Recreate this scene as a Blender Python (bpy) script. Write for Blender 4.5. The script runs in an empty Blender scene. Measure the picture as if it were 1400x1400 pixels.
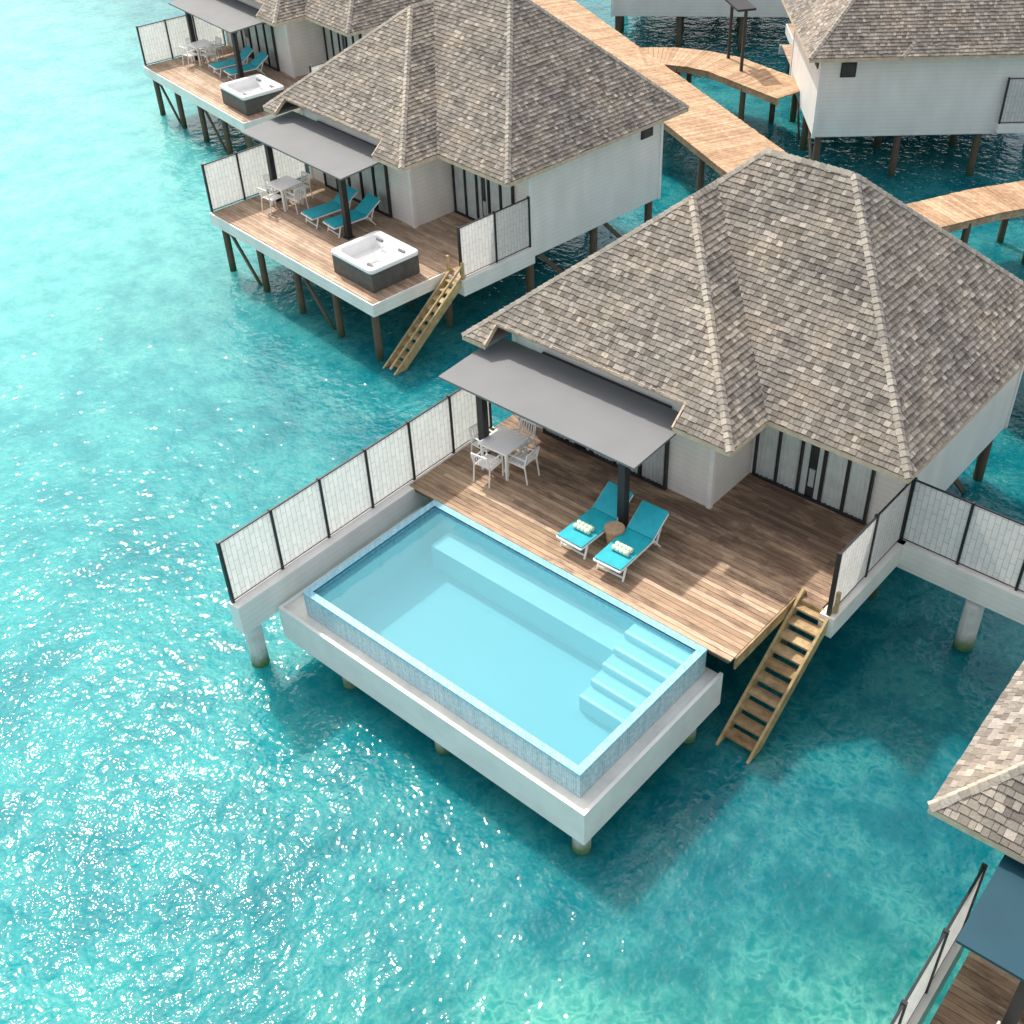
import bpy, math, random
import numpy as np
from mathutils import Vector, Matrix
random.seed(7)
S=bpy.context.scene
COL=S.collection
S.view_settings.view_transform='Standard'
S.view_settings.look='None'
S.view_settings.exposure=0
WZ=-1.95   # sea level, deck tops are z=0
# ------------------------------------------------------------------ materials
def newmat(name):
    m=bpy.data.materials.new(name);m.use_nodes=True
    nt=m.node_tree
    return m,nt,nt.nodes['Principled BSDF']
def N(nt,t,**k):
    n=nt.nodes.new(t)
    for a,b in k.items(): setattr(n,a,b)
    return n
def L(nt,a,b): nt.links.new(a,b)
def ramp(nt,fac,stops,interp='LINEAR'):
    r=nt.nodes.new('ShaderNodeValToRGB');r.color_ramp.interpolation=interp
    e=r.color_ramp.elements
    while len(e)<len(stops): e.new(.5)
    for i,(p,c) in enumerate(stops):
        e[i].position=p;e[i].color=(*c,1) if len(c)==3 else c
    L(nt,fac,r.inputs[0]);return r
def coords(nt,scale=(1,1,1),rot=(0,0,0)):
    tc=nt.nodes.new('ShaderNodeTexCoord').outputs['Object']
    mp=nt.nodes.new('ShaderNodeMapping');mp.inputs['Scale'].default_value=scale;mp.inputs['Rotation'].default_value=rot
    L(nt,tc,mp.inputs[0]);return mp.outputs[0]
def noise(nt,co,scale,detail=3,rough=.55):
    n=N(nt,'ShaderNodeTexNoise');n.inputs['Scale'].default_value=scale;n.inputs['Detail'].default_value=detail;n.inputs['Roughness'].default_value=rough
    L(nt,co,n.inputs['Vector']);return n.outputs['Fac']
def mathn(nt,op,a,b=None,c=None,clamp=False):
    n=nt.nodes.new('ShaderNodeMath');n.operation=op;n.use_clamp=clamp
    for i,v in enumerate((a,b,c)):
        if v is None: continue
        if isinstance(v,(int,float)): n.inputs[i].default_value=v
        else: L(nt,v,n.inputs[i])
    return n.outputs[0]
def mix(nt,fac,a,b,blend='MIX'):
    n=nt.nodes.new('ShaderNodeMix');n.data_type='RGBA';n.blend_type=blend
    for i,v in ((0,fac),(6,a),(7,b)):
        if isinstance(v,(int,float)): n.inputs[i].default_value=v
        elif isinstance(v,tuple): n.inputs[i].default_value=(*v,1) if len(v)==3 else v
        else: L(nt,v,n.inputs[i])
    return n.outputs[2]
def bump(nt,h,strength=.3,dist=.02):
    b=nt.nodes.new('ShaderNodeBump');b.inputs['Strength'].default_value=strength;b.inputs['Distance'].default_value=dist
    L(nt,h,b.inputs['Height']);return b.outputs[0]
def maprange(nt,v,a,b,c=0,d=1):
    n=nt.nodes.new('ShaderNodeMapRange');n.interpolation_type='SMOOTHSTEP'
    L(nt,v,n.inputs[0])
    for i,x in enumerate((a,b,c,d)): n.inputs[i+1].default_value=x
    return n.outputs[0]
def simple(name,col,rough=.6,var=.12,scale=3,metal=0,spec=.5,bumps=0):
    m,nt,p=newmat(name)
    co=coords(nt)
    n=noise(nt,co,scale,4)
    lo=tuple(c*(1-var) for c in col);hi=tuple(min(1,c*(1+var)) for c in col)
    r=ramp(nt,n,[(.3,lo),(.7,hi)])
    L(nt,r.outputs[0],p.inputs['Base Color']);p.inputs['Roughness'].default_value=rough;p.inputs['Metallic'].default_value=metal
    p.inputs['Specular IOR Level'].default_value=spec
    if bumps: L(nt,bump(nt,noise(nt,co,scale*8,3),bumps,.01),p.inputs['Normal'])
    return m
def m_shingle(name,stops,rough=.92):
    m,nt,p=newmat(name)
    g=nt.nodes.new('ShaderNodeNewGeometry')
    co=coords(nt)
    r=ramp(nt,g.outputs['Random Per Island'],stops)
    n1=noise(nt,co,.8,5,.6);n2=noise(nt,coords(nt),28,3)
    c=mix(nt,1.0,r.outputs[0],ramp(nt,n1,[(.28,(.72,.74,.77)),(.5,(.98,.98,.97)),(.72,(1.20,1.14,1.06))]).outputs[0],'MULTIPLY')
    c=mix(nt,1.0,c,ramp(nt,n2,[(.3,(.82,.82,.82)),(.7,(1.12,1.12,1.12))]).outputs[0],'MULTIPLY')
    L(nt,c,p.inputs['Base Color']);p.inputs['Roughness'].default_value=rough
    p.inputs['Specular IOR Level'].default_value=.2
    L(nt,bump(nt,n2,.45,.012),p.inputs['Normal'])
    return m
M={}
M['shingle']=m_shingle('weathered_shingle',[(0,(.155,.137,.118)),(.18,(.225,.20,.173)),(.6,(.28,.25,.217)),(.88,(.345,.31,.268)),(1,(.45,.405,.352))])
M['cap']=m_shingle('ridge_shingle',[(0,(.33,.298,.255)),(.6,(.41,.37,.32)),(1,(.48,.44,.38))])
M['underlay']=simple('roof_underlay',(.12,.10,.08),.95)
M['fascia']=simple('eave_timber',(.56,.46,.34),.8,.2,6)
M['soffit']=simple('soffit_board',(.60,.58,.54),.8)
def m_siding():
    m,nt,p=newmat('white_siding');co=coords(nt)
    sx=nt.nodes.new('ShaderNodeSeparateXYZ');L(nt,co,sx.inputs[0])
    fr=mathn(nt,'FRACT',mathn(nt,'MULTIPLY',sx.outputs[2],1/.135))
    groove=ramp(nt,fr,[(0,(.80,.79,.77)),(.08,(.98,.98,.98)),(.9,(1,1,1)),(1,(.9,.89,.88))])
    n=ramp(nt,noise(nt,coords(nt,(1,1,.35)),1.6,5,.6),[(.3,(.81,.78,.73)),(.7,(.93,.905,.86))])
    c=mix(nt,1.0,n.outputs[0],groove.outputs[0],'MULTIPLY')
    L(nt,c,p.inputs['Base Color']);p.inputs['Roughness'].default_value=.55
    L(nt,bump(nt,fr,.35,.015),p.inputs['Normal']);return m
M['siding']=m_siding()
def m_fence():
    m,nt,p=newmat('woven_white_panel')
    tc=nt.nodes.new('ShaderNodeTexCoord').outputs['Object']
    sx=nt.nodes.new('ShaderNodeSeparateXYZ');L(nt,tc,sx.inputs[0])
    cb=nt.nodes.new('ShaderNodeCombineXYZ');L(nt,sx.outputs[2],cb.inputs[0]);L(nt,sx.outputs[0],cb.inputs[1])
    b=nt.nodes.new('ShaderNodeTexBrick');L(nt,cb.outputs[0],b.inputs['Vector'])
    b.inputs['Scale'].default_value=1;b.inputs['Brick Width'].default_value=.36;b.inputs['Row Height'].default_value=.115
    b.inputs['Mortar Size'].default_value=.009;b.inputs['Mortar Smooth'].default_value=.7
    b.inputs['Color1'].default_value=(.97,.96,.94,1);b.inputs['Color2'].default_value=(.90,.895,.88,1);b.inputs['Mortar'].default_value=(.60,.60,.59,1)
    n=noise(nt,tc,5,3)
    c=mix(nt,1.0,b.outputs[0],ramp(nt,n,[(.35,(.95,.95,.95)),(.55,(1.0,1.0,1.0))]).outputs[0],'MULTIPLY')
    L(nt,c,p.inputs['Base Color']);p.inputs['Roughness'].default_value=.6
    L(nt,bump(nt,b.outputs['Fac'],-.4,.01),p.inputs['Normal'])
    tr=N(nt,'ShaderNodeBsdfTranslucent');L(nt,c,tr.inputs[0])
    x=N(nt,'ShaderNodeMixShader');x.inputs[0].default_value=.55;o=nt.nodes['Material Output']
    L(nt,p.outputs[0],x.inputs[1]);L(nt,tr.outputs[0],x.inputs[2]);L(nt,x.outputs[0],o.inputs[0]);return m
M['panel']=m_fence()
def m_plank(name,stops,stain,axis_scale=(1.2,14,6),rough=.75,stainamt=1.0,grad=None):
    m,nt,p=newmat(name)
    g=nt.nodes.new('ShaderNodeNewGeometry')
    r=ramp(nt,g.outputs['Random Per Island'],stops)
    gr=noise(nt,coords(nt,axis_scale),2.2,5,.65)
    st=noise(nt,coords(nt,(.8,2.0,1)),.95,6,.68)
    c=mix(nt,1.0,r.outputs[0],ramp(nt,gr,[(.3,(.66,.64,.62)),(.7,(1.25,1.23,1.2))]).outputs[0],'MULTIPLY')
    f=st
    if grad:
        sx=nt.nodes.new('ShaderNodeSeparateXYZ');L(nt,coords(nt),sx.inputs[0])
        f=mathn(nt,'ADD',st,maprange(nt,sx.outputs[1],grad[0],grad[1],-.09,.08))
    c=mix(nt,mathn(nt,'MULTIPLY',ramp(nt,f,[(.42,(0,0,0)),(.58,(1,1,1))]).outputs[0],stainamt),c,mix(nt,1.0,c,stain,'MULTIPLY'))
    L(nt,c,p.inputs['Base Color']);p.inputs['Roughness'].default_value=rough
    L(nt,bump(nt,gr,.35,.006),p.inputs['Normal']);return m
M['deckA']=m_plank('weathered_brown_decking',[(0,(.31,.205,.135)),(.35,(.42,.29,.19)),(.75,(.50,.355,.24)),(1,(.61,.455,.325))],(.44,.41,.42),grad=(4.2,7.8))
M['deckB']=m_plank('tan_decking',[(0,(.42,.30,.21)),(.5,(.52,.38,.27)),(1,(.62,.47,.345))],(.72,.68,.66))
M['walk']=m_plank('boardwalk_timber',[(0,(.42,.27,.155)),(.5,(.50,.335,.205)),(1,(.59,.41,.265))],(.78,.74,.71),(3,3,3))
M['stairwood']=m_plank('yellow_stair_timber',[(0,(.44,.32,.15)),(.5,(.54,.41,.21)),(1,(.64,.50,.28))],(.75,.72,.68),(3,3,3))
M['tread']=m_plank('brown_stair_tread',[(0,(.36,.25,.12)),(.5,(.47,.34,.18)),(1,(.56,.43,.24))],(.65,.6,.56),(3,3,3))
def m_pile(name,c1,c2):
    m,nt,p=newmat(name)
    g=nt.nodes.new('ShaderNodeNewGeometry');sx=nt.nodes.new('ShaderNodeSeparateXYZ');L(nt,g.outputs['Position'],sx.inputs[0])
    n=noise(nt,g.outputs['Position'],5,4)
    z=mathn(nt,'ADD',sx.outputs[2],mathn(nt,'MULTIPLY',n,.35))
    f=maprange(nt,z,WZ+.15,WZ+.75)
    base=ramp(nt,n,[(.3,tuple(v*.8 for v in c1)),(.7,c1)])
    L(nt,mix(nt,f,c2,base.outputs[0]),p.inputs['Base Color']);p.inputs['Roughness'].default_value=.8;return m
M['pile']=m_pile('dark_timber_pile',(.15,.105,.07),(.03,.075,.035))
M['column']=m_pile('white_concrete_column',(.76,.75,.72),(.06,.17,.04))
M['white']=simple('white_paint',(.86,.845,.81),.45,.07,2)
M['black']=simple('black_metal',(.022,.022,.025),.45,.2)
M['awning']=simple('grey_awning',(.18,.188,.193),.75,.05,1.2)
M['awningteal']=simple('dark_teal_awning',(.004,.055,.085),.6,.10,1.2)
M['teal']=simple('teal_sling',(.008,.42,.50),.6,.12,5,bumps=.3)
M['whitefurn']=simple('white_furniture',(.95,.94,.91),.4,.02,3)
M['curtain']=simple('white_curtain',(.88,.87,.84),.9,.08,4)
M['dark']=simple('dark_interior',(.05,.05,.052),.7,.3)
M['acrylic']=simple('white_acrylic',(.86,.86,.85),.15,.03)
M['tubside']=simple('grey_tub_cabinet',(.09,.085,.08),.55,.25,5)
M['stool']=simple('wood_stool',(.46,.32,.20),.6,.2,8)
M['channel']=simple('white_channel_floor',(.84,.82,.74),.7,.12,2.5)
M['bed']=simple('white_bed_linen',(.8,.8,.78),.9,.05,2)
def m_towel():
    m,nt,p=newmat('striped_towel');co=coords(nt)
    sx=nt.nodes.new('ShaderNodeSeparateXYZ');L(nt,co,sx.inputs[0])
    fr=mathn(nt,'FRACT',mathn(nt,'MULTIPLY',sx.outputs[0],11))
    r=ramp(nt,fr,[(0,(.86,.84,.66)),(.62,(.86,.84,.66)),(.64,(.35,.62,.48)),(1,(.35,.62,.48))])
    L(nt,r.outputs[0],p.inputs['Base Color']);p.inputs['Roughness'].default_value=.95;return m
M['towel']=m_towel()
def m_glass():
    m,nt,p=newmat('window_glass')
    nt.nodes.remove(p);o=nt.nodes['Material Output']
    t=N(nt,'ShaderNodeBsdfTransparent');t.inputs[0].default_value=(.9,.94,.94,1)
    g=N(nt,'ShaderNodeBsdfGlossy');g.inputs['Roughness'].default_value=.03
    f=N(nt,'ShaderNodeFresnel');f.inputs[0].default_value=1.5
    x=N(nt,'ShaderNodeMixShader');L(nt,f.outputs[0],x.inputs[0]);L(nt,t.outputs[0],x.inputs[1]);L(nt,g.outputs[0],x.inputs[2]);L(nt,x.outputs[0],o.inputs[0]);return m
M['glass']=m_glass()
def m_tile(name,c1,c2,mort,w,h,rough=.25):
    m,nt,p=newmat(name)
    tc=nt.nodes.new('ShaderNodeTexCoord').outputs['Object']
    sx=nt.nodes.new('ShaderNodeSeparateXYZ');L(nt,tc,sx.inputs[0])
    cb=nt.nodes.new('ShaderNodeCombineXYZ');L(nt,mathn(nt,'ADD',sx.outputs[0],sx.outputs[1]),cb.inputs[0]);L(nt,sx.outputs[2],cb.inputs[1])
    b=nt.nodes.new('ShaderNodeTexBrick');b.offset=0;L(nt,cb.outputs[0],b.inputs['Vector']);b.inputs['Scale'].default_value=1
    b.inputs['Brick Width'].default_value=w;b.inputs['Row Height'].default_value=h;b.inputs['Mortar Size'].default_value=.006
    b.inputs['Color1'].default_value=(*c1,1);b.inputs['Color2'].default_value=(*c2,1);b.inputs['Mortar'].default_value=(*mort,1);b.inputs['Bias'].default_value=0
    n=noise(nt,tc,14,2)
    c=mix(nt,.5,b.outputs[0],ramp(nt,n,[(.4,c1),(.6,c2)]).outputs[0])
    L(nt,c,p.inputs['Base Color']);p.inputs['Roughness'].default_value=rough;return m
M['mosaic']=m_tile('blue_mosaic_tile',(.08,.36,.50),(.24,.60,.72),(.3,.55,.65),.06,.06)
M['outertile']=m_tile('pale_blue_wall_tile',(.24,.45,.55),(.50,.69,.76),(.66,.78,.80),.05,.6)
M['coping']=m_tile('pale_blue_coping_tile',(.17,.46,.60),(.34,.62,.73),(.4,.66,.75),.06,.06)
M['poolfloor']=simple('pool_plaster',(.20,.54,.62),.6,.03,.6)
M['poolstep']=simple('pool_step_plaster',(.42,.76,.81),.6,.04,2)
M['nosing']=simple('white_step_nosing',(.80,.92,.92),.5,.03,2)
def m_poolwater():
    m,nt,p=newmat('pool_water')
    nt.nodes.remove(p);o=nt.nodes['Material Output']
    t=N(nt,'ShaderNodeBsdfTransparent');t.inputs[0].default_value=(.82,.95,.97,1)
    g=N(nt,'ShaderNodeBsdfGlossy');g.inputs['Roughness'].default_value=.02
    d=N(nt,'ShaderNodeBsdfDiffuse');d.inputs[0].default_value=(.18,.52,.61,1)
    f=N(nt,'ShaderNodeFresnel');f.inputs[0].default_value=1.33
    co=coords(nt)
    b=bump(nt,noise(nt,co,3,3),.12,.03)
    L(nt,b,g.inputs['Normal']);L(nt,b,f.inputs['Normal'])
    x0=N(nt,'ShaderNodeMixShader');x0.inputs[0].default_value=.40;L(nt,t.outputs[0],x0.inputs[1]);L(nt,d.outputs[0],x0.inputs[2])
    x=N(nt,'ShaderNodeMixShader');L(nt,f.outputs[0],x.inputs[0]);L(nt,x0.outputs[0],x.inputs[1]);L(nt,g.outputs[0],x.inputs[2]);L(nt,x.outputs[0],o.inputs[0]);return m
M['poolwater']=m_poolwater()
def m_sea():
    m,nt,p=newmat('turquoise_sea')
    pos=nt.nodes.new('ShaderNodeNewGeometry').outputs['Position']
    sx=nt.nodes.new('ShaderNodeSeparateXYZ');L(nt,pos,sx.inputs[0])
    X,Y=sx.outputs[0],sx.outputs[1]
    # distance seaward from the row of villas
    d=mathn(nt,'ADD',mathn(nt,'MULTIPLY',mathn(nt,'SUBTRACT',X,4),-.40),mathn(nt,'MULTIPLY',mathn(nt,'SUBTRACT',Y,8),-.917))
    n1=noise(nt,pos,.13,4,.60)
    n2=noise(nt,pos,.75,5,.68)
    dn=mathn(nt,'ADD',d,mathn(nt,'MULTIPLY',mathn(nt,'SUBTRACT',n1,.5),16))
    g=maprange(nt,dn,1,19)
    deep=(.0,.155,.19);mid=(.006,.315,.345);pale=(.13,.49,.475)
    c=mix(nt,g,deep,mid)
    far=maprange(nt,mathn(nt,'ADD',mathn(nt,'MULTIPLY',X,-1),mathn(nt,'MULTIPLY',mathn(nt,'SUBTRACT',n1,.5),10)),3,26)
    far=mathn(nt,'MULTIPLY',far,maprange(nt,d,-1,9))
    c=mix(nt,mathn(nt,'MULTIPLY',far,.9),c,pale)
    sh=maprange(nt,mathn(nt,'ADD',mathn(nt,'SUBTRACT',X,Y),mathn(nt,'MULTIPLY',mathn(nt,'SUBTRACT',n1,.5),14)),8,17)
    c=mix(nt,mathn(nt,'MULTIPLY',sh,.7),c,(.04,.33,.235))
    c=mix(nt,1.0,c,ramp(nt,n2,[(.3,(.62,.78,.82)),(.5,(1,1,1)),(.7,(1.5,1.18,1.12))]).outputs[0],'MULTIPLY')
    # caustic light network painted into the sea's base colour
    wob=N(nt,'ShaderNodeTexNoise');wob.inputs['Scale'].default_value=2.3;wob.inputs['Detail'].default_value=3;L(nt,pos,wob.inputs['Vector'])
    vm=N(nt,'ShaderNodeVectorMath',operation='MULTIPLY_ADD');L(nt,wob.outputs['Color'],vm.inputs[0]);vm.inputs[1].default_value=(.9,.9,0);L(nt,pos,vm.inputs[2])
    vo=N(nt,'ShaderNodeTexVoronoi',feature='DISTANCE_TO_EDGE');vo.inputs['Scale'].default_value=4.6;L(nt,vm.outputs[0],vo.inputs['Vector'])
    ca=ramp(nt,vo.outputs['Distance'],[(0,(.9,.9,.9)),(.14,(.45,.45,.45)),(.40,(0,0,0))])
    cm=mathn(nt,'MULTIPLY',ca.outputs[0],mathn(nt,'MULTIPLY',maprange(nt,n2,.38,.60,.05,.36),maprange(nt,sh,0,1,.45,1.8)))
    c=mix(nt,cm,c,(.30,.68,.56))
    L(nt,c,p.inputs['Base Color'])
    p.inputs['Roughness'].default_value=.04;p.inputs['IOR'].default_value=1.33
    p.inputs['Subsurface Weight'].default_value=.95;p.inputs['Subsurface Radius'].default_value=(.5,.95,.95);p.inputs['Subsurface Scale'].default_value=2.6
    w1=noise(nt,pos,1.05,2,.5);w2=noise(nt,pos,3.8,2,.55)
    h=mathn(nt,'ADD',mathn(nt,'MULTIPLY',w1,.58),mathn(nt,'MULTIPLY',w2,.40))
    L(nt,bump(nt,h,1.0,.125),p.inputs['Normal'])
    return m
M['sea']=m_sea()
# ------------------------------------------------------------------ mesh builder
class MB:
    def __init__(s): s.v=[];s.f=[];s.m=[];s.mats=[]
    def mi(s,mat):
        if mat not in s.mats: s.mats.append(mat)
        return s.mats.index(mat)
    def poly(s,pts,mat):
        b=len(s.v);s.v+= [tuple(p) for p in pts];s.f.append(tuple(range(b,b+len(pts))));s.m.append(s.mi(mat))
    def hexa(s,P,mat):
        b=len(s.v);s.v+=[tuple(p) for p in P];i=s.mi(mat)
        for f in ((0,3,2,1),(4,5,6,7),(0,1,5,4),(1,2,6,5),(2,3,7,6),(3,0,4,7)):
            s.f.append(tuple(b+k for k in f));s.m.append(i)
    def box(s,x0,x1,y0,y1,z0,z1,mat):
        s.hexa([(x0,y0,z0),(x1,y0,z0),(x1,y1,z0),(x0,y1,z0),(x0,y0,z1),(x1,y0,z1),(x1,y1,z1),(x0,y1,z1)],mat)
    def beam(s,p,q,w,h,mat,up=(0,0,1)):
        p=Vector(p);q=Vector(q);d=(q-p).normalized();u=Vector(up)
        a=d.cross(u)
        if a.length<1e-4: a=d.cross(Vector((1,0,0)))
        a.normalize();b=a.cross(d).normalized()
        a*=w/2;b*=h/2
        s.hexa([p-a-b,p+a-b,q+a-b,q-a-b,p-a+b,p+a+b,q+a+b,q-a+b],mat)
    def cyl(s,p,q,r,mat,n=14,r2=None):
        p=Vector(p);q=Vector(q);d=(q-p).normalized();a=d.orthogonal().normalized();c=d.cross(a)
        r2=r if r2 is None else r2
        b=len(s.v);i=s.mi(mat)
        for k in range(n):
            t=2*math.pi*k/n;o=a*math.cos(t)+c*math.sin(t);s.v.append(tuple(p+o*r));s.v.append(tuple(q+o*r2))
        for k in range(n):
            j=(k+1)%n;s.f.append((b+2*k,b+2*j,b+2*j+1,b+2*k+1));s.m.append(i)
        s.f.append(tuple(b+2*k for k in range(n))[::-1]);s.m.append(i)
        s.f.append(tuple(b+2*k+1 for k in range(n)));s.m.append(i)
    def mesh(s,name,smooth=False):
        me=bpy.data.meshes.new(name);me.from_pydata(s.v,[],s.f)
        for m in s.mats: me.materials.append(M[m])
        me.polygons.foreach_set('material_index',s.m)
        if smooth: me.polygons.foreach_set('use_smooth',[True]*len(s.f))
        me.update();return me
def obj(name,me,parent=None,loc=(0,0,0),rz=0,**props):
    o=bpy.data.objects.new(name,me);COL.objects.link(o)
    o.location=loc;o.rotation_euler=(0,0,rz)
    if parent: o.parent=parent
    for k,v in props.items(): o[k]=v
    return o
def copytree(root,loc,rz,**props):
    n=root.copy();COL.objects.link(n);n.location=loc;n.rotation_euler=(0,0,rz)
    for k,v in props.items(): n[k]=v
    def rec(a,b):
        for c in a.children:
            d=c.copy();COL.objects.link(d);d.parent=b;rec(c,d)
    rec(root,n);return n
# ------------------------------------------------------------------ roof
ZE=2.43
def clip(poly,a,b):
    out=[];n=len(poly)
    f=lambda p:(b[0]-a[0])*(p[1]-a[1])-(b[1]-a[1])*(p[0]-a[0])
    for i in range(n):
        p,q=poly[i],poly[(i+1)%n];fp,fq=f(p),f(q)
        if fp>=0: out.append(p)
        if (fp>=0)!=(fq>=0):
            t=fp/(fp-fq);out.append((p[0]+(q[0]-p[0])*t,p[1]+(q[1]-p[1])*t))
    return out
def shingle_face(mb,P,skip=None,ex=.122):
    P=[Vector(p) for p in P];o=P[0];es=(P[1]-P[0]).normalized();n=(P[1]-P[0]).cross(P[2]-P[0]).normalized()
    if n.z<0: n=-n
    et=n.cross(es).normalized()
    if et.z<0: et=-et
    Q=[((p-o).dot(es),(p-o).dot(et)) for p in P]
    ar=sum(Q[i][0]*Q[(i+1)%len(Q)][1]-Q[(i+1)%len(Q)][0]*Q[i][1] for i in range(len(Q)))
    if ar<0: Q=Q[::-1]
    smin=min(q[0] for q in Q);smax=max(q[0] for q in Q);tmax=max(q[1] for q in Q)
    E=[(Q[i],Q[(i+1)%len(Q)]) for i in range(len(Q))]
    row=0;t=-.0
    while t<tmax:
        s=smin-random.random()*.2
        while s<smax:
            w=random.choice((.08,.10,.12,.14,.16))*random.uniform(.9,1.1)
            j=random.uniform(-.010,.010) if row else random.uniform(-.01,.015)
            r=[(s+.003,t+j),(s+w-.003,t+j),(s+w-.003,t+ex+.045),(s+.003,t+ex+.045)]
            if row==0: r=[(a,max(b,0)) for a,b in r]
            c=r
            for a,b in E:
                c=clip(c,a,b)
                if len(c)<3: break
            if len(c)>=3:
                cx=sum(q[0] for q in c)/len(c);cy=sum(q[1] for q in c)/len(c)
                if not(skip and skip(o+es*cx+et*cy)):
                    lift=random.uniform(.020,.032)
                    hh=lambda q:.006+lift*(1-min(1,max(0,(q[1]-t-j)/(ex+.045))))
                    top=[o+es*q[0]+et*q[1]+n*hh(q) for q in c]
                    bot=[o+es*q[0]+et*q[1]-n*.004 for q in c]
                    k=len(c);b0=len(mb.v);mb.v+=[tuple(p) for p in top]+[tuple(p) for p in bot]
                    i=mb.mi('shingle');mb.f.append(tuple(range(b0,b0+k)));mb.m.append(i)
                    for e in range(k):
                        f=(e+1)%k
                        mb.f.append((b0+e,b0+k+e,b0+k+f,b0+f));mb.m.append(i)
            s+=w
        t+=ex;row+=1
def caps(mb,p,q,n1,n2,hw=.078,ln=.14):
    p=Vector(p);q=Vector(q);d=(q-p);T=d.length;d.normalize()
    if abs(d.z)<1e-3:
        s1=n1.cross(d).normalized();s1=s1 if s1.z<0 else -s1
        s2=n2.cross(d).normalized();s2=s2 if s2.z<0 else -s2
    else:
        s1=n1.cross(d).normalized();s2=n2.cross(d).normalized()
        if s1.dot(n2)>0: s1=-s1
        if s2.dot(n1)>0: s2=-s2
    nn=(n1+n2).normalized()
    k=int(T/ln)
    for i in range(k+1):
        a=p+d*(i*ln);b=p+d*min(T,(i+1)*ln+.04)
        h0=.060+random.uniform(-.006,.006);h1=.038
        w=hw*random.uniform(.9,1.1)
        c0,c1=a+nn*h0,b+nn*h1
        for s,n in ((s1,n1),(s2,n2)):
            m0,m1=a+s*w+n*(h0-.022),b+s*w+n*(h1-.012)
            mb.poly([c0,m0,m1,c1] ,'cap')
            mb.poly([m0,a+s*w-n*.01,b+s*w-n*.01,m1],'cap')
            mb.poly([c0,a,a+s*w-n*.01,m0],'cap')
def hip(x0,x1,y0,y1,ze,slope):
    W,D=x1-x0,y1-y0
    if W>=D:
        r=D/2;z=ze+r*slope;A=(x0+r,y0+r,z);B=(x1-r,y0+r,z)
    else:
        r=W/2;z=ze+r*slope;A=(x0+r,y0+r,z);B=(x0+r,y1-r,z)
    c=[(x0,y0,ze),(x1,y0,ze),(x1,y1,ze),(x0,y1,ze)]
    if W>=D: F=[[c[0],c[1],B,A],[c[1],c[2],B],[c[2],c[3],A,B],[c[3],c[0],A]];H=[(c[0],A,0,3),(c[1],B,0,1),(c[2],B,1,2),(c[3],A,2,3),(A,B,0,2)]
    else: F=[[c[0],c[1],A],[c[1],c[2],B,A],[c[2],c[3],B],[c[3],c[0],A,B]];H=[(c[0],A,0,3),(c[1],A,0,1),(c[2],B,1,2),(c[3],B,2,3),(A,B,1,3)]
    return F,H
def nrm(F):
    a,b,c=Vector(F[0]),Vector(F[1]),Vector(F[2]);n=(b-a).cross(c-a).normalized();return n if n.z>0 else -n
WX0,WX1,WY0,WY1=-1.29,5.61,6.18,14.9
MX0,MX1,MY0,MY1=-.82,8.56,7.49,14.87
WS,MS=.835,.954
def wing_z(x,y): return ZE+WS*min(x-WX0,WX1-x,y-WY0,WY1-y)
def main_z(x,y): return ZE+MS*min(x-MX0,MX1-x,y-MY0,MY1-y)
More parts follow.
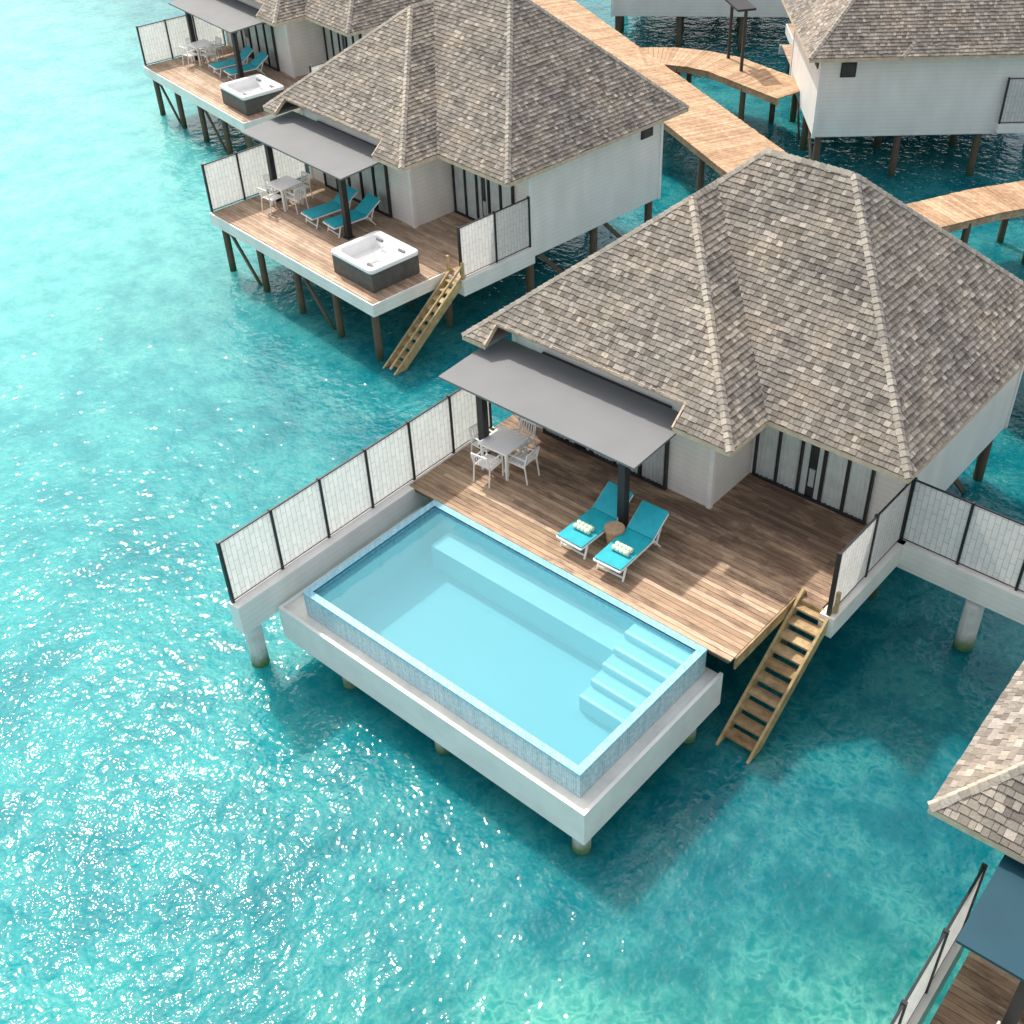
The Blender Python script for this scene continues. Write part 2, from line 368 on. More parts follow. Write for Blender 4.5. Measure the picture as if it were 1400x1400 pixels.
def build_roof(NX0,NX1,NY):
    # NX0,NX1,NY: notch cut in the front eave above the awning
    mb=MB();cp=MB();un=MB()
    FW,HW=hip(WX0,WX1,WY0,WY1,ZE,WS);FM,HM=hip(MX0,MX1,MY0,MY1,ZE,MS)
    def skw(p):
        if NX0<p.x<NX1 and p.y<NY: return True
        return main_z(p.x,p.y)>p.z+.08 and p.y>MY0
    def skm(p): return wing_z(p.x,p.y)>p.z+.08
    for F in FW: shingle_face(mb,F,skw)
    for F in FM: shingle_face(mb,F,skm)
    for k,F in enumerate(FW):
        if k==0:
            A=F[2];zN=ZE+WS*(NY-WY0);dl=NY-WY0
            un.poly([(WX0+dl,NY,zN),(WX1-dl,NY,zN),A],'underlay')
            un.poly([F[0],(NX0,WY0,ZE),(NX0,NY,zN),(WX0+dl,NY,zN)],'underlay')
            un.poly([(NX1,WY0,ZE),F[1],(WX1-dl,NY,zN),(NX1,NY,zN)],'underlay')
        else: un.poly(F,'underlay')
    for F in FM: un.poly(F,'underlay')
    for a,b,i,j in HW:
        A_,B_=Vector(a),Vector(b);ok=[t/40 for t in range(41) if main_z(*(A_.lerp(B_,t/40))[:2])<A_.lerp(B_,t/40).z+.05 or A_.lerp(B_,t/40).y<MY0]
        if len(ok)>3: caps(cp,A_.lerp(B_,min(ok)),A_.lerp(B_,max(ok)),nrm(FW[i]),nrm(FW[j]))
    for a,b,i,j in HM:
        A_,B_=Vector(a),Vector(b);ok=[t/40 for t in range(41) if wing_z(*(A_.lerp(B_,t/40))[:2])<A_.lerp(B_,t/40).z+.05]
        if len(ok)>3: caps(cp,A_.lerp(B_,min(ok)),A_.lerp(B_,max(ok)),nrm(FM[i]),nrm(FM[j]))
    fa=MB();t=.03
    zN=ZE+WS*(NY-WY0)
    def fb(p,q,h=.11): fa.beam((p[0],p[1],p[2]-h/2-.004),(q[0],q[1],q[2]-h/2-.004),t,h,'fascia')
    fb((WX0,WY0,ZE),(NX0,WY0,ZE));fb((NX1,WY0,ZE),(WX1,WY0,ZE));fb((WX1,WY0,ZE),(WX1,MY0,ZE));fb((WX1,MY0,ZE),(MX1,MY0,ZE))
    fb((MX1,MY0,ZE),(MX1,MY1,ZE));fb((MX1,MY1,ZE),(WX0,MY1,ZE));fb((WX0,MY1,ZE),(WX0,WY0,ZE))
    fa.beam((NX0,NY-.01,zN-.035),(NX1,NY-.01,zN-.035),.04,.10,'fascia')
    fa.beam((NX0,WY0,ZE-.03),(NX0,NY,zN-.03),.04,.10,'fascia');fa.beam((NX1,WY0,ZE-.03),(NX1,NY,zN-.03),.04,.10,'fascia')
    sf=un;z=ZE-.10
    sf.poly([(WX0,7.13,z),(WX1,7.13,z),(WX1,MY1,z),(WX0,MY1,z)],'soffit');sf.poly([(WX1,MY0,z),(MX1,MY0,z),(MX1,MY1,z),(WX1,MY1,z)],'soffit')
    sf.poly([(NX1,WY0,z),(WX1,WY0,z),(WX1,7.13,z),(NX1,7.13,z)],'soffit');sf.poly([(WX0,WY0,z),(NX0,WY0,z),(NX0,7.13,z),(WX0,7.13,z)],'soffit')
    b=len(mb.v);off=[mb.mi(m) for m in un.mats];mb.v+=un.v
    for f,m_ in zip(un.f,un.m): mb.f.append(tuple(b+k for k in f));mb.m.append(off[m_])
    return mb.mesh('shingle_roof'),cp.mesh('ridge_cap'),fa.mesh('eave_board')
ROOFA=build_roof(-.62,4.30,6.60);ROOFB=build_roof(.45,4.30,6.60)
# ------------------------------------------------------------------ house parts
def build_wall():
    b=MB();z0=-.42;z1=2.86
    X0,X1=-.62,8.05;YB=14.3;YF=8.73;YW=7.13;XW=4.70
    pts=[(X0,YW),(XW,YW),(XW,YF),(X1,YF),(X1,YB),(X0,YB)]
    for i in range(6):
        p,q=pts[i],pts[(i+1)%6];b.poly([(*p,z0),(*q,z0),(*q,z1),(*p,z1)],'siding')
    b.poly([(*p,z0) for p in pts][::-1],'siding')
    for x,y in pts: b.box(x-.05 if x<0 else x-.07,x+.07 if x<0 else x+.035,y-.035 if y<9 else y-.07,y+.07 if y<9 else y+.035,z0-.02,2.31,'white')
    return b.mesh('wall')
WALL=build_wall()
def door_meshes(x0,x1,y,n,open_i=None,h=2.12):
    fr=MB();cu=MB();gl=MB();f=.05
    w=(x1-x0)/n
    fr.box(x0-.03,x1+.03,y-.10,y-.005,h-.07,h,'black');fr.box(x0-.03,x1+.03,y-.10,y-.005,.0,.05,'black')
    for i in range(n+1):
        x=x0+i*w;fr.box(x-f/2,x+f/2,y-.10,y-.006,.05,h-.07,'black')
    for i in range(n):
        a=x0+i*w+.03;b=x0+(i+1)*w-.03
        cu.box(a,b,y-.012,y-.004,.05,h-.07,'dark')
        if i!=open_i:
            m=int((b-a)/.02);prev=None
            for k in range(m+1):
                x=a+(b-a)*k/m;yy=y-.035+.014*math.sin(x*62+math.sin(x*13))
                if prev: cu.poly([(prev[0],prev[1],.05),(x,yy,.05),(x,yy,h-.07),(prev[0],prev[1],h-.07)],'curtain')
                prev=(x,yy)
        else:
            cu.box(a,a+.14,y-.04,y-.02,.05,h-.07,'curtain');cu.box(b-.12,b,y-.04,y-.02,.05,h-.07,'curtain')
            cu.box(a+.18,b-.16,y-.03,y-.014,.30,.75,'bed')
        gl.poly([(a,y-.06,.05),(b,y-.06,.05),(b,y-.06,h-.07),(a,y-.06,h-.07)],'glass')
    return fr.mesh('frame'),cu.mesh('curtain'),gl.mesh('glass_pane')
D1=door_meshes(4.80,7.42,8.73,5,2);D2=door_meshes(.25,3.60,7.13,5,1)
def window_mesh(axis):
    b=MB()
    if axis=='x': b.box(8.051,8.09,13.35,13.85,1.75,2.05,'black');b.box(8.08,8.095,13.4,13.8,1.8,2.0,'dark')
    else: b.box(6.9,7.4,14.301,14.34,1.62,2.1,'black');b.box(6.95,7.35,14.33,14.345,1.67,2.05,'dark')
    return b.mesh('window')
WINX,WINY=window_mesh('x'),window_mesh('y')
def awning_meshes(mat='awning'):
    a=MB();x0,x1,y0,y1=-.95,4.24,5.03,6.98;z0,z1=2.03,2.12
    a.hexa([(x0,y0,z0),(x1,y0,z0),(x1,y1,z1),(x0,y1,z1),(x0,y0,z0+.05),(x1,y0,z0+.05),(x1,y1,z1+.05),(x0,y1,z1+.05)],mat)
    f=MB()
    for y in (5.35,6.6):
        z=z0+(z1-z0)*(y-y0)/(y1-y0)-.06;f.beam((x0+.15,y,z),(x1-.15,y,z),.07,.11,'black')
    for x in (-.1,1.2,2.5,3.75): f.beam((x,y0+.1,z0-.03),(x,y1-.02,z1-.03),.05,.05,'black')
    return a.mesh('awning_sheet'),f.mesh('awning_frame')
AW,AF=awning_meshes();AWT,_=awning_meshes('awningteal')
pm=MB();pm.box(-.085,.085,-.085,.085,0,2.0,'black');pm.box(-.13,.13,-.13,.13,0,.02,'black');APOST=pm.mesh('awning_post')
def planks(mb,x0,x1,y0,y1,mat,w=.12,z=0,seglen=3.6,th=.03):
    y=y0
    while y<y1-.02:
        x=x0-random.random()*seglen*.8;ye=min(y+w-.010,y1)
        while x<x1:
            l=seglen*random.choice((.6,.8,1,1.2));a=max(x,x0);b=min(x+l-.004,x1)
            if b-a>.02:
                dz=random.uniform(-.003,.002);mb.box(a,b,y,ye,z-th+dz,z+dz,mat)
            x+=l
        y+=w
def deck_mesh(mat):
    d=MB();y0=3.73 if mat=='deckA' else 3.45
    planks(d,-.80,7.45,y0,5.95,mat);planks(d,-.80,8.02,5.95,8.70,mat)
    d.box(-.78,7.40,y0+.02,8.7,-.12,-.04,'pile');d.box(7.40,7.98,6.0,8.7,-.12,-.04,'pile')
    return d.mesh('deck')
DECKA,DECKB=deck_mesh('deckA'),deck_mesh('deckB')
def fascia_mesh(pool):
    b=MB();z0,z1=-.38,-.012;y0=3.73 if pool else 3.43
    if pool: b.box(7.455,7.49,3.86,5.93,-.30,z1,'tread');b.box(7.455,8.10,5.935,5.98,-.30,z1,'tread')
    else:
        b.box(-.86,7.50,y0-.045,y0,z0,z1,'siding');b.box(7.455,7.50,y0,5.93,z0,z1,'siding');b.box(-.86,-.815,y0,8.7,z0,z1,'siding')
        b.box(7.455,8.10,5.935,5.98,z0,z1,'siding')
    return b.mesh('deck_fascia')
FASA,FASB=fascia_mesh(True),fascia_mesh(False)
def stairs_meshes(x0,x1):
    a=MB();yt,yb=6.05,3.15;zt,zb=-.02,-2.3
    for x in (x0,x1): a.beam((x,yt+.1,zt+.06),(x,yb,zb+.0),.055,.26,'stairwood')
    t=MB();n=12
    for i in range(n):
        u=(i+.6)/n;y=yt+(yb-yt)*u;z=zt+(zb-zt)*u
        t.box(x0+.03,x1-.03,y-.13,y+.13,z-.02,z+.025,'tread')
    r=MB();r.beam((0,0,-.3),(0,0,.50),.07,.07,'stairwood',up=(0,1,0))
    h=MB();h.beam((x1+.05,yt-.02,.40),(x1+.05,yb+.1,zb+.62),.045,.06,'stairwood')
    return a.mesh('stringer'),t.mesh('tread'),r.mesh('newel_post'),h.mesh('handrail')
STA=stairs_meshes(7.54,8.22);STB=stairs_meshes(7.62,8.12)
def pile_mesh(top,mat,r):
    p=MB();p.cyl((0,0,WZ-1.5),(0,0,top),r,mat,12);return p.mesh('support_pile',smooth=False)
PILE=pile_mesh(-.12,'pile',.11);PILEH=pile_mesh(-.43,'pile',.12)
COLT=pile_mesh(-1.37,'column',.17);COLF=pile_mesh(-.74,'column',.19)
def brace_mesh():
    b=MB();b.beam((0,0,-.5),(1.5,0,WZ-.1),.06,.12,'pile');return b.mesh('cross_brace')
BR=brace_mesh()
def villa(loc,rz,kind,label,ax=0,ay=0,teal=False,stairs=True,rx=0,roof=None):
    r=math.radians(rz)
    e=obj('overwater_villa',None,None,(loc[0],loc[1],0),r,label=label,category='villa',group='overwater villas along the boardwalk')
    RF=roof or ROOFA
    rf=obj('roof',RF[0],e,(rx,0,0));obj('ridge_cap',RF[1],rf);obj('eave_board',RF[2],rf)
    obj('wall',WALL,e)
    for D in (D1,D2):
        dr=obj('glass_door',D[0],e);obj('curtain',D[1],dr);obj('glass_pane',D[2],dr)
    obj('window',WINX,e);obj('window',WINY,e)
    aw=obj('awning',AWT if teal else AW,e,(ax,ay,0));obj('awning_frame',AF,aw)
    for x in (-.05,3.75): obj('awning_post',APOST,e,(x+ax,5.38+ay,0))
    obj('deck',DECKA if kind=='pool' else DECKB,e)
    obj('deck_fascia',FASA if kind=='pool' else FASB,e)
    if stairs:
        T=STA if kind=='pool' else STB
        st=obj('stairs',T[0],e);obj('tread',T[1],st)
        if kind!='pool': obj('handrail',T[3],st)
        for x in ((7.56,8.18) if kind!='pool' else (8.27,)): obj('newel_post',T[2],st,(x,6.03,0))
    for x in (-.5,1.45,3.4,5.35,7.2):
        if kind!='pool': obj('support_pile',PILE,e,(x,3.62,0)); 
        obj('support_pile',PILE,e,(x,6.2,0))
    for x in (-.3,2.4,5.1,7.8):
        for y in (8.9,11.6,14.1): obj('support_pile',PILEH,e,(x,y,0))
    if kind!='pool':
        for x in (-.45,3.45): obj('cross_brace',BR,e,(x,3.70,0))
    for y in (9.2,12.0): obj('cross_brace',BR,e,(7.8,y,0),math.radians(90))
    return e
v1=villa((0,0),0,'pool','pool villa with shingle roof and weathered brown deck')
v2=villa((-15.0,6.1),-6,'tub','shingle-roofed villa with tan deck on timber stilts')
v3=villa((-28.5,12.9),-10,'tub','shingle-roofed villa with tan deck on timber stilts')
v0=villa((14.2,-5.0),2,'pool','shingle-roofed villa with shaded deck and dark teal awning',ax=0.10,ay=-.25,teal=True,rx=-.6,roof=ROOFB)
vr1=villa((-6.87,42.70),219,'tub','white-walled villa with shingle roof beside curved boardwalk',stairs=False)
vr2=villa((-19.0,49.6),213,'tub','white-walled villa on stilts behind the boardwalk',stairs=False)
# ------------------------------------------------------------------ fences
def panel_mesh(w,h=1.5):
    p=MB();p.box(.02,w-.02,-.012,.012,.035,h-.02,'panel');p.box(0.02,w-.02,-.018,.018,h-.02,h+.006,'black');p.box(.02,w-.02,-.018,.018,.012,.035,'black')
    return p.mesh('fence_panel')
pp=MB();pp.box(-.026,.026,-.04,.04,-.35,1.53,'black');FPOST=pp.mesh('fence_post')
def fence(loc,rz,n,w,beamh,label,beamside=0,bt=.30):
    e=obj('privacy_fence',None,None,loc,rz,label=label,category='fence',group='white privacy fences')
    pmh=panel_mesh(w)
    for i in range(n): obj('fence_panel',pmh,e,(i*w,0,0))
    for i in range(n+1): obj('fence_post',FPOST,e,(i*w,0,0))
    if beamh:
        b=MB();b.box(-.06,n*w+.06,beamside-bt/2,beamside+bt/2,-beamh,-.015,'siding');obj('base_beam',b.mesh('base_beam'),e)
    return e
H=math.pi/2
fence((-.88,-1.04,0),H,6,1.25,.74,'white woven panel fence with black posts beside the pool',beamside=-.08)
fence((8.20,5.90,0),H,2,1.38,.5,'white panel screen with black posts beside wooden stairs')
fence((8.24,8.73,0),0,4,1.18,.62,'white panel fence on a raised white beam over water')
def vl(v,x,y,z=0):
    p=Matrix.Rotation(v.rotation_euler[2],3,'Z')@Vector((x,y,0));return (v.location[0]+p.x,v.location[1]+p.y,z)
for v in (v2,v3):
    a=v.rotation_euler[2]
    fence(vl(v,-.88,3.5),a+H,3,1.2,0,'white woven panel fence with black posts on tan deck')
    fence(vl(v,8.10,6.05),a+H,2,1.3,.5,'white panel screen with black posts beside wooden stairs')
fence(vl(v0,-1.05,-1.04),v0.rotation_euler[2]+H,6,1.25,.74,'white woven panel fence beside shaded deck',beamside=-.02,bt=.2)
fence(vl(vr1,1.9,14.45),vr1.rotation_euler[2]+math.pi,3,1.15,.3,'black framed white panel screen behind white villa wall')
def column(x,y,me,label):
    return obj('concrete_column',me,None,(x,y,0),0,label=label,category='column',group='white concrete columns in the sea')
lc='round white concrete column standing in turquoise water'
for x,y in ((-.9,-.75),(-.9,2.2),(9.95,8.73),(12.3,8.73)): column(x,y,COLF,lc)
for x,y in ((7.0,.0),(3.6,.05),(1.0,.05),(7.0,3.2),(3.6,3.2),(.2,3.2)): column(x,y,COLT,'white concrete column with green algae under the pool')
# ------------------------------------------------------------------ pool
def pool():
    e=obj('swimming_pool',None,None,(0,0,0),0,label='raised infinity pool with blue mosaic and white slab rim',category='pool')
    X1,Y1=6.96,3.70;t=.14;wl=-.08;fz=-1.12
    w=MB()
    for (a,b) in (((0,0),(X1,0)),((X1,0),(X1,Y1)),((X1,Y1),(0,Y1)),((0,Y1),(0,0))):
        w.poly([(a[0],a[1],-.62),(b[0],b[1],-.62),(b[0],b[1],-.0),(a[0],a[1],-.0)],'outertile')
    ix0,ix1,iy0,iy1=t,X1-t,t,Y1-t
    for (a,b) in (((ix0,iy0),(ix1,iy0)),((ix1,iy0),(ix1,iy1)),((ix1,iy1),(ix0,iy1)),((ix0,iy1),(ix0,iy0))):
        w.poly([(a[0],a[1],-.28),(b[0],b[1],-.28),(b[0],b[1],-.0),(a[0],a[1],-.0)],'mosaic')
        w.poly([(a[0],a[1],fz),(b[0],b[1],fz),(b[0],b[1],-.28),(a[0],a[1],-.28)],'poolfloor')
    w.poly([(ix0,iy0,fz),(ix1,iy0,fz),(ix1,iy1,fz),(ix0,iy1,fz)],'poolfloor')
    obj('basin',w.mesh('basin'),e)
    c=MB()
    for q in ((0,X1,0,iy0),(0,X1,iy1,Y1),(0,ix0,iy0,iy1),(ix1,X1,iy0,iy1)):
        c.box(q[0]-.008 if q[0]==0 else q[0],q[1]+.008 if q[1]==X1 else q[1],q[2]-.008 if q[2]==0 else q[2],q[3]+(.008 if q[3]==Y1 else 0),-.03,.012,'coping')
    obj('coping',c.mesh('coping'),e)
    s=MB();s.box(ix0+.40,5.42,iy1-.58,iy1-.002,fz+.003,-.50,'poolstep');obj('ledge',s.mesh('ledge'),e)
    s=MB()
    for i in range(5):
        y1=iy1-.002-i*.34;zt=-.14-.15*i
        s.box(5.45,ix1-.002,y1-.34,y1,fz+.003,zt,'poolstep')
        s.box(5.449,ix1-.002,y1-.342,y1-.27,zt-.04,zt+.008,'nosing')
    obj('steps',s.mesh('steps'),e)
    pw=MB();pw.poly([(ix0+.001,iy0+.001,wl),(ix1-.001,iy0+.001,wl),(ix1-.001,iy1-.001,wl),(ix0+.001,iy1-.001,wl)],'poolwater');obj('pool_water',pw.mesh('pool_water'),e)
    tr=MB();a0,a1,b0,b1=-.57,7.27,-.27,3.84
    tr.box(a0,a1,b0,b1,-1.37,-1.16,'white')
    zt=-.615
    tr.box(a0,a1,b0,.02,-1.16,zt,'white');tr.box(a0,a1,Y1-.02,b1,-1.16,zt,'white')
    tr.box(a0,.02,.02,Y1-.02,-1.16,zt,'white');tr.box(X1-.02,a1,.02,Y1-.02,-1.16,zt,'white')
    tr.box(a0,a1,b0,b0+.07,zt,-.54,'white');tr.box(a1-.07,a1,b0+.07,b1,zt,-.54,'white');tr.box(a0,a0+.07,b0+.07,b1,zt,-.54,'white')
    obj('overflow_tray',tr.mesh('overflow_tray'),e)
    ch=MB();z=zt+.006
    ch.box(a0+.07,a1-.07,b0+.07,-.003,zt+.001,z,'channel');ch.box(X1+.003,a1-.07,-.003,b1-.02,zt+.001,z,'channel');ch.box(a0+.07,-.003,-.003,b1-.02,zt+.001,z,'channel')
    obj('channel_floor',ch.mesh('channel_floor'),e)
pool()
# ------------------------------------------------------------------ furniture
def lounger_proto(loc,rz,label):
    e=obj('sun_lounger',None,None,loc,rz,label=label,category='sun lounger',group='turquoise sun loungers')
    f=MB();w=.31;A,B,Z=1.12,1.66,.70
    for x in (-w,w):
        f.beam((x,0,.33),(x,A+.05,.33),.035,.04,'whitefurn');f.beam((x,A,.34),(x,B,Z),.03,.035,'whitefurn')
        f.beam((x,.22,.33),(x,.12,0),.035,.03,'whitefurn',up=(0,1,0));f.beam((x,A+.05,.33),(x,A+.30,0),.035,.03,'whitefurn',up=(0,1,0))
        f.beam((x,B-.25,.52),(x,A+.15,.18),.03,.03,'whitefurn',up=(0,1,0))
    for y,z in ((0,.33),(.14,.08),(A+.26,.06),(B,Z)): f.beam((-w,y,z),(w,y,z),.03,.03,'whitefurn')
    obj('frame',f.mesh('frame'),e)
    def sl(pts,name):
        s=MB()
        for i in range(len(pts)-1):
            (y0,z0),(y1,z1)=pts[i],pts[i+1]
            s.hexa([(-w-.005,y0,z0-.012),(w+.005,y0,z0-.012),(w+.005,y1,z1-.012),(-w-.005,y1,z1-.012),(-w-.005,y0,z0+.012),(w+.005,y0,z0+.012),(w+.005,y1,z1+.012),(-w-.005,y1,z1+.012)],'teal')
        obj(name,s.mesh(name),e)
    sl([(0.02,.37),(.4,.362),(.8,.362),(A,.372)],'seat');sl([(A+.015,.378),(A+.25,.525),(B+.01,Z+.03)],'backrest')
    return e
lp=lounger_proto((3.36,4.12,0),math.radians(-1),'turquoise sling sun lounger with rolled towel by the pool')
def lc_(loc,rz,label): return copytree(lp,loc,rz,label=label)
lc_((4.36,4.06,0),math.radians(2),'turquoise sling sun lounger with rolled towel by the pool')
for v in (v2,v3):
    a=v.rotation_euler[2]
    for x,y in ((2.25,4.95),(3.25,5.05)): lc_(vl(v,x,y),a+math.radians(-4),'turquoise sling sun lounger on tan deck')
tw=MB()
for k,(y,z) in enumerate(((-.06,.055),(.06,.055))): tw.cyl((-.19,y,z),(.19,y,z),.055,'towel',14)
TW=tw.mesh('towel',smooth=False)
for x,y in ((3.36,4.60),(4.36,4.56)): obj('rolled_towel',TW,None,(x,y,.38),0.03,label='pair of rolled striped towels on turquoise lounger',category='towel',group='rolled towels')
sb=MB();sb.cyl((0,0,0),(0,0,.38),.15,'stool',18,.19);sb.cyl((0,0,.38),(0,0,.43),.21,'stool',20)
obj('side_table',sb.mesh('side_table'),None,(3.85,4.98,0),0,label='small round wooden side table between loungers',category='table')
def table_proto(loc,rz):
    e=obj('dining_table',None,None,loc,rz,label='square white slatted dining table under grey awning',category='table',group='white dining tables')
    t=MB();a=.40
    for i in range(7): 
        x=-a+i*(2*a/7);t.box(x+.002,x+2*a/7-.002,-a+.05,a-.05,.70,.73,'whitefurn')
    for y in (-a,a-.05): t.box(-a,a,y,y+.05,.69,.735,'whitefurn')
    obj('table_top',t.mesh('table_top'),e)
    l=MB()
    l.box(-.025,.025,-.025,.025,0,.69,'whitefurn');me=l.mesh('leg')
    for x in (-.34,.34):
        for y in (-.34,.34): obj('leg',me,e,(x,y,0))
    return e
def chair_proto(loc,rz):
    e=obj('dining_chair',None,None,loc,rz,label='white slatted dining chair beside white table',category='chair',group='white dining chairs')
    s=MB();w=.21
    for i in range(5): s.box(-w+.02,w-.02,-.22+i*.09,-.22+i*.09+.075,.43,.45,'whitefurn')
    obj('seat',s.mesh('seat'),e)
    b=MB()
    for i in range(6): 
        x=-.165+i*.066;b.beam((x,.25,.5),(x,.31,.76),.022,.012,'whitefurn',up=(0,1,0))
    b.beam((-w,.32,.78),(w,.32,.78),.028,.04,'whitefurn');obj('backrest',b.mesh('backrest'),e)
    f=MB()
    for x in (-w,w):
        f.beam((x,-.22,0),(x,-.22,.62),.026,.026,'whitefurn',up=(0,1,0));f.beam((x,.30,0),(x,.24,.45),.026,.026,'whitefurn',up=(0,1,0));f.beam((x,.24,.45),(x,.32,.78),.026,.026,'whitefurn',up=(0,1,0))
        f.beam((x,-.25,.62),(x,.28,.62),.035,.02,'whitefurn');f.beam((x,-.22,.42),(x,.24,.42),.025,.03,'whitefurn')
    f.beam((-w,-.22,.42),(w,-.22,.42),.025,.03,'whitefurn');obj('leg_frame',f.mesh('leg_frame'),e)
    return e
TX,TY=.40,5.52
tp=table_proto((TX,TY,0),.05);cp_=chair_proto((TX,TY-.50,0),math.pi+.1)
chs=((0,-.50,math.pi+.1),(.50,.02,-H+.05),(-.50,-.02,H-.06),(.03,.50,0.05))
for dx,dy,a in chs[1:]: copytree(cp_,(TX+dx,TY+dy,0),a)
for v,ox,oy in ((v2,.5,5.4),(v3,.5,5.4),(v0,.75,4.7)):
    a0=v.rotation_euler[2];copytree(tp,vl(v,ox,oy),a0+.04)
    for dx,dy,a in chs: copytree(cp_,vl(v,ox+dx,oy+dy),a0+a)
def tub_proto(loc,rz):
    e=obj('hot_tub',None,None,loc,rz,label='square hot tub with dark cabinet and white acrylic interior',category='hot tub',group='hot tubs on decks')
    a,b,h=.95,.86,.70
    c=MB();A,B=a-.04,b-.04
    for q in ((-A,A,-B,-B+.05),(-A,A,B-.05,B),(-A,-A+.05,-B+.05,B-.05),(A-.05,A,-B+.05,B-.05)): c.box(*q,0,h-.08,'tubside')
    obj('cabinet',c.mesh('cabinet'),e)
    import bmesh
    def rr(A,B,r,z,n=6):
        pts=[]
        for cx,cy,t0 in ((A-r,B-r,0),(-A+r,B-r,90),(-A+r,-B+r,180),(A-r,-B+r,270)):
            for k in range(n+1):
                t=math.radians(t0+90*k/n);pts.append((cx+r*math.cos(t),cy+r*math.sin(t),z))
        return pts
    rings=[rr(a,b,.14,h-.12),rr(a+.01,b+.01,.15,h-.03),rr(a-.03,b-.03,.14,h),rr(a-.15,b-.15,.16,h-.005),rr(a-.19,b-.19,.16,h-.05),rr(a-.24,b-.24,.18,h-.34),rr(a-.48,b-.46,.14,h-.38),rr(a-.53,b-.5,.12,h-.60)]
    s=MB();n=len(rings[0])
    for k in range(len(rings)-1):
        for i in range(n):
            j=(i+1)%n;s.poly([rings[k][i],rings[k][j],rings[k+1][j],rings[k+1][i]],'acrylic')
    s.poly(rings[-1],'acrylic');me=s.mesh('shell')
    bm=bmesh.new();bm.from_mesh(me);bmesh.ops.remove_doubles(bm,verts=bm.verts,dist=1e-4);bm.to_mesh(me);bm.free()
    me.polygons.foreach_set('use_smooth',[True]*len(me.polygons));obj('shell',me,e)
    hr=MB();hr.cyl((-.12,0,0),(.12,0,0),.045,'awning',10);HR=hr.mesh('headrest')
    for x,y in ((-.5,.56),(.5,.56),(.55,-.56)): obj('headrest',HR,e,(x,y,h-.08))
    return e
tb=tub_proto(vl(v2,6.1,4.62),v2.rotation_euler[2]);copytree(tb,vl(v3,6.1,4.62),v3.rotation_euler[2])
# ------------------------------------------------------------------ boardwalks
def boardwalk(pts,width,name='boardwalk',step=.145,every=3.0):
    e=MB();Ps=[Vector((x,y,0)) for x,y in pts]
    def nr(i):
        d=Vector((0,0,0))
        if i>0: d+=(Ps[i]-Ps[i-1]).normalized()
        if i<len(Ps)-1: d+=(Ps[i+1]-Ps[i]).normalized()
        d.normalize();return Vector((-d.y,d.x,0))
    Lf=[Ps[i]+nr(i)*width/2 for i in range(len(Ps))];Rt=[Ps[i]-nr(i)*width/2 for i in range(len(Ps))]
    pil=[]
    for i in range(len(Ps)-1):
        ln=(Ps[i+1]-Ps[i]).length;k=max(1,int(ln/step))
        for j in range(k):
            t0=(j+.03)/k;t1=(j+.97)/k;dz=Vector((0,0,random.uniform(-.004,.002)))
            a,b,c,d=Lf[i].lerp(Lf[i+1],t0),Rt[i].lerp(Rt[i+1],t0),Rt[i].lerp(Rt[i+1],t1),Lf[i].lerp(Lf[i+1],t1)
            jt=(a-b).normalized()*random.uniform(-.015,.015);a,d=a+jt,d+jt
            lo=Vector((0,0,-.04));e.hexa([b+lo+dz,a+lo+dz,d+lo+dz,c+lo+dz,b+dz,a+dz,d+dz,c+dz],'walk')
        for A in (Lf,Rt):
            s=.06
            p=A[i].lerp(Ps[i],s);q=A[i+1].lerp(Ps[i+1],s);e.beam((p.x,p.y,-.15),(q.x,q.y,-.15),.09,.2,'walk')
        m=max(1,round(ln/every)) if ln>1.4 or i%2==0 else 0
        for j in range(m):
            t=(j+.5)/m;pil+= [Lf[i].lerp(Lf[i+1],t).lerp(Ps[i].lerp(Ps[i+1],t),.12),Rt[i].lerp(Rt[i+1],t).lerp(Ps[i].lerp(Ps[i+1],t),.12)]
    o=obj(name,e.mesh(name),None,kind='structure')
    for p in pil: obj('support_pile',PILE,o,(p.x,p.y,0))
    return o
boardwalk([(-46,46.0),(-18,30.5),(-4.1,22.8),(3,19.3),(22,12.4),(34,9)],2.5)
boardwalk([(-13.8,27.9),(-13.1,28.8),(-12.2,29.45),(-11.1,29.8),(-9.9,29.85),(-6.2,28.9)],2.0)
boardwalk([(1.2,20.4),(1.9,22.3),(2.9,24.3),(4.5,26.8),(6.5,28.2)],1.7)
# slim entrance frame on the landing and a gate frame by the other walkway
q=MB();q.box(-.05,.05,-.05,.05,0,2.2,'black');PO=q.mesh('frame_post')
def gate(loc,rz,label,w=1.5):
    pg=obj('entrance_frame',None,None,loc,rz,label=label,category='frame',group='slim entrance frames')
    for x in (0,w): obj('frame_post',PO,pg,(x,0,0))
    q=MB();q.box(-.1,w+.1,-.35,.35,2.2,2.28,'black');obj('frame_roof',q.mesh('frame_roof'),pg)
gate((-10.2,30.5,0),math.radians(-38),'slim dark posts with small roof on boardwalk landing')
gate((4.0,24.9,0),math.radians(30),'slim dark posts with small roof beside curved boardwalk')
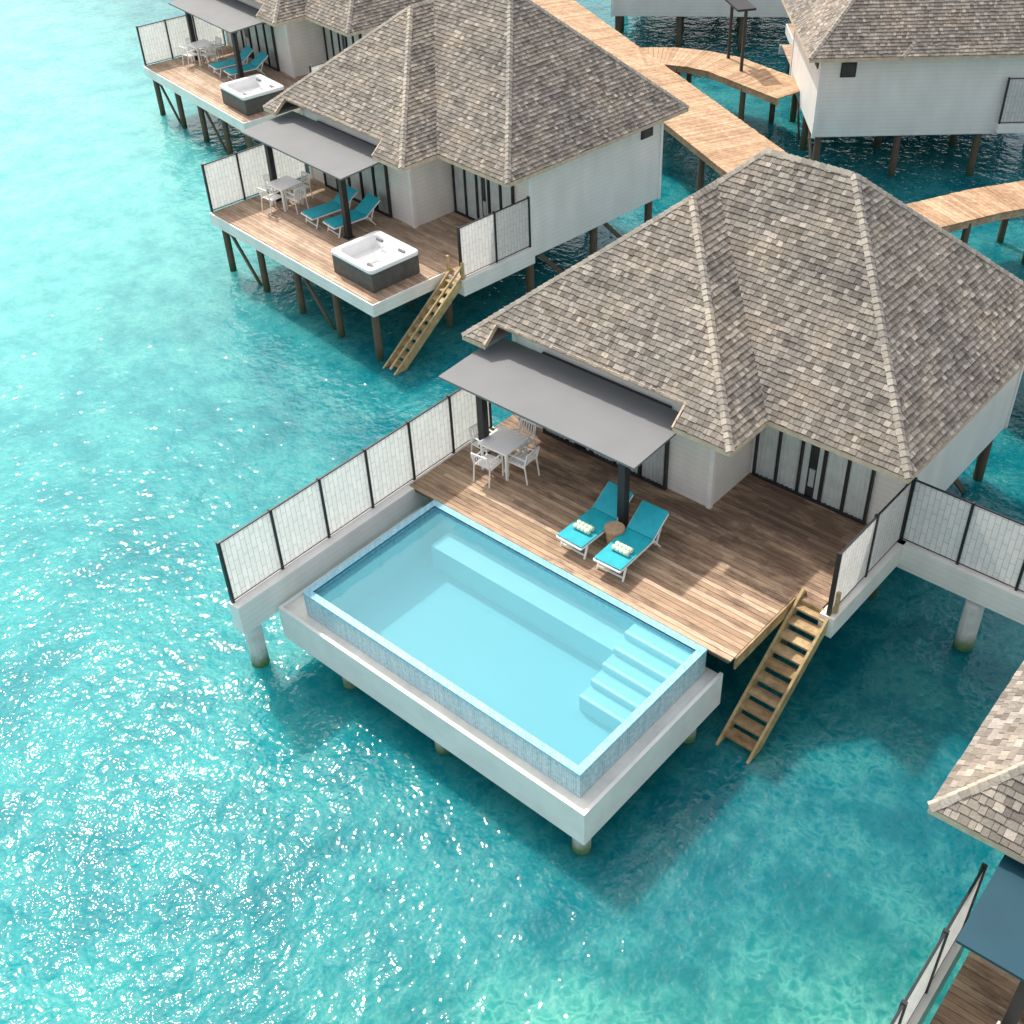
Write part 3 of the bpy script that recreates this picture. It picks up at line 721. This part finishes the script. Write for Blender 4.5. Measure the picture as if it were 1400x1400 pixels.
# ------------------------------------------------------------------ sea
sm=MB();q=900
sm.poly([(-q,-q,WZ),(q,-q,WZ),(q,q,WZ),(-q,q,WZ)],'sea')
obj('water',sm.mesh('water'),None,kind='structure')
# ------------------------------------------------------------------ light
sd=Vector((-.58,.18,.78)).normalized()
su=bpy.data.lights.new('sun','SUN');su.energy=4.1;su.angle=math.radians(1.4);su.color=(1,.95,.87)
so=bpy.data.objects.new('sun',su);COL.objects.link(so);so.rotation_euler=sd.to_track_quat('Z','Y').to_euler()
w=bpy.data.worlds.new('World');S.world=w;w.use_nodes=True
nt=w.node_tree;bg=nt.nodes['Background'];sk=nt.nodes.new('ShaderNodeTexSky');sk.sky_type='NISHITA';sk.sun_disc=False
sk.sun_elevation=math.asin(sd.z);sk.sun_rotation=math.atan2(sd.x,sd.y);sk.air_density=1;sk.dust_density=4.5;sk.ozone_density=.6
# constant warm fill added to the sky colour to lift shaded walls
fill=nt.nodes.new('ShaderNodeMix');fill.data_type='RGBA';fill.blend_type='ADD';fill.inputs[0].default_value=1
nt.links.new(sk.outputs[0],fill.inputs[6]);fill.inputs[7].default_value=(3.1,2.85,2.5,1)
nt.links.new(fill.outputs[2],bg.inputs[0]);bg.inputs[1].default_value=.15
# ------------------------------------------------------------------ camera
def R(p,y,r):
    p,y,r=np.radians([p,y,r]);a=np.pi/2-p
    Rx=np.array([[1,0,0],[0,np.cos(a),-np.sin(a)],[0,np.sin(a),np.cos(a)]])
    Rz=np.array([[np.cos(y),-np.sin(y),0],[np.sin(y),np.cos(y),0],[0,0,1]])
    Rr=np.array([[np.cos(r),-np.sin(r),0],[np.sin(r),np.cos(r),0],[0,0,1]])
    return Rz@Rx@Rr
cd=bpy.data.cameras.new('camera');cam=bpy.data.objects.new('camera',cd);COL.objects.link(cam)
mw=Matrix(R(39.367,43.099,-2.770).tolist()).to_4x4();mw.translation=Vector((14.691,-9.591,15.769));cam.matrix_world=mw
cd.sensor_width=36;cd.lens=1614.985/1400*36;cd.clip_end=3000
S.camera=cam
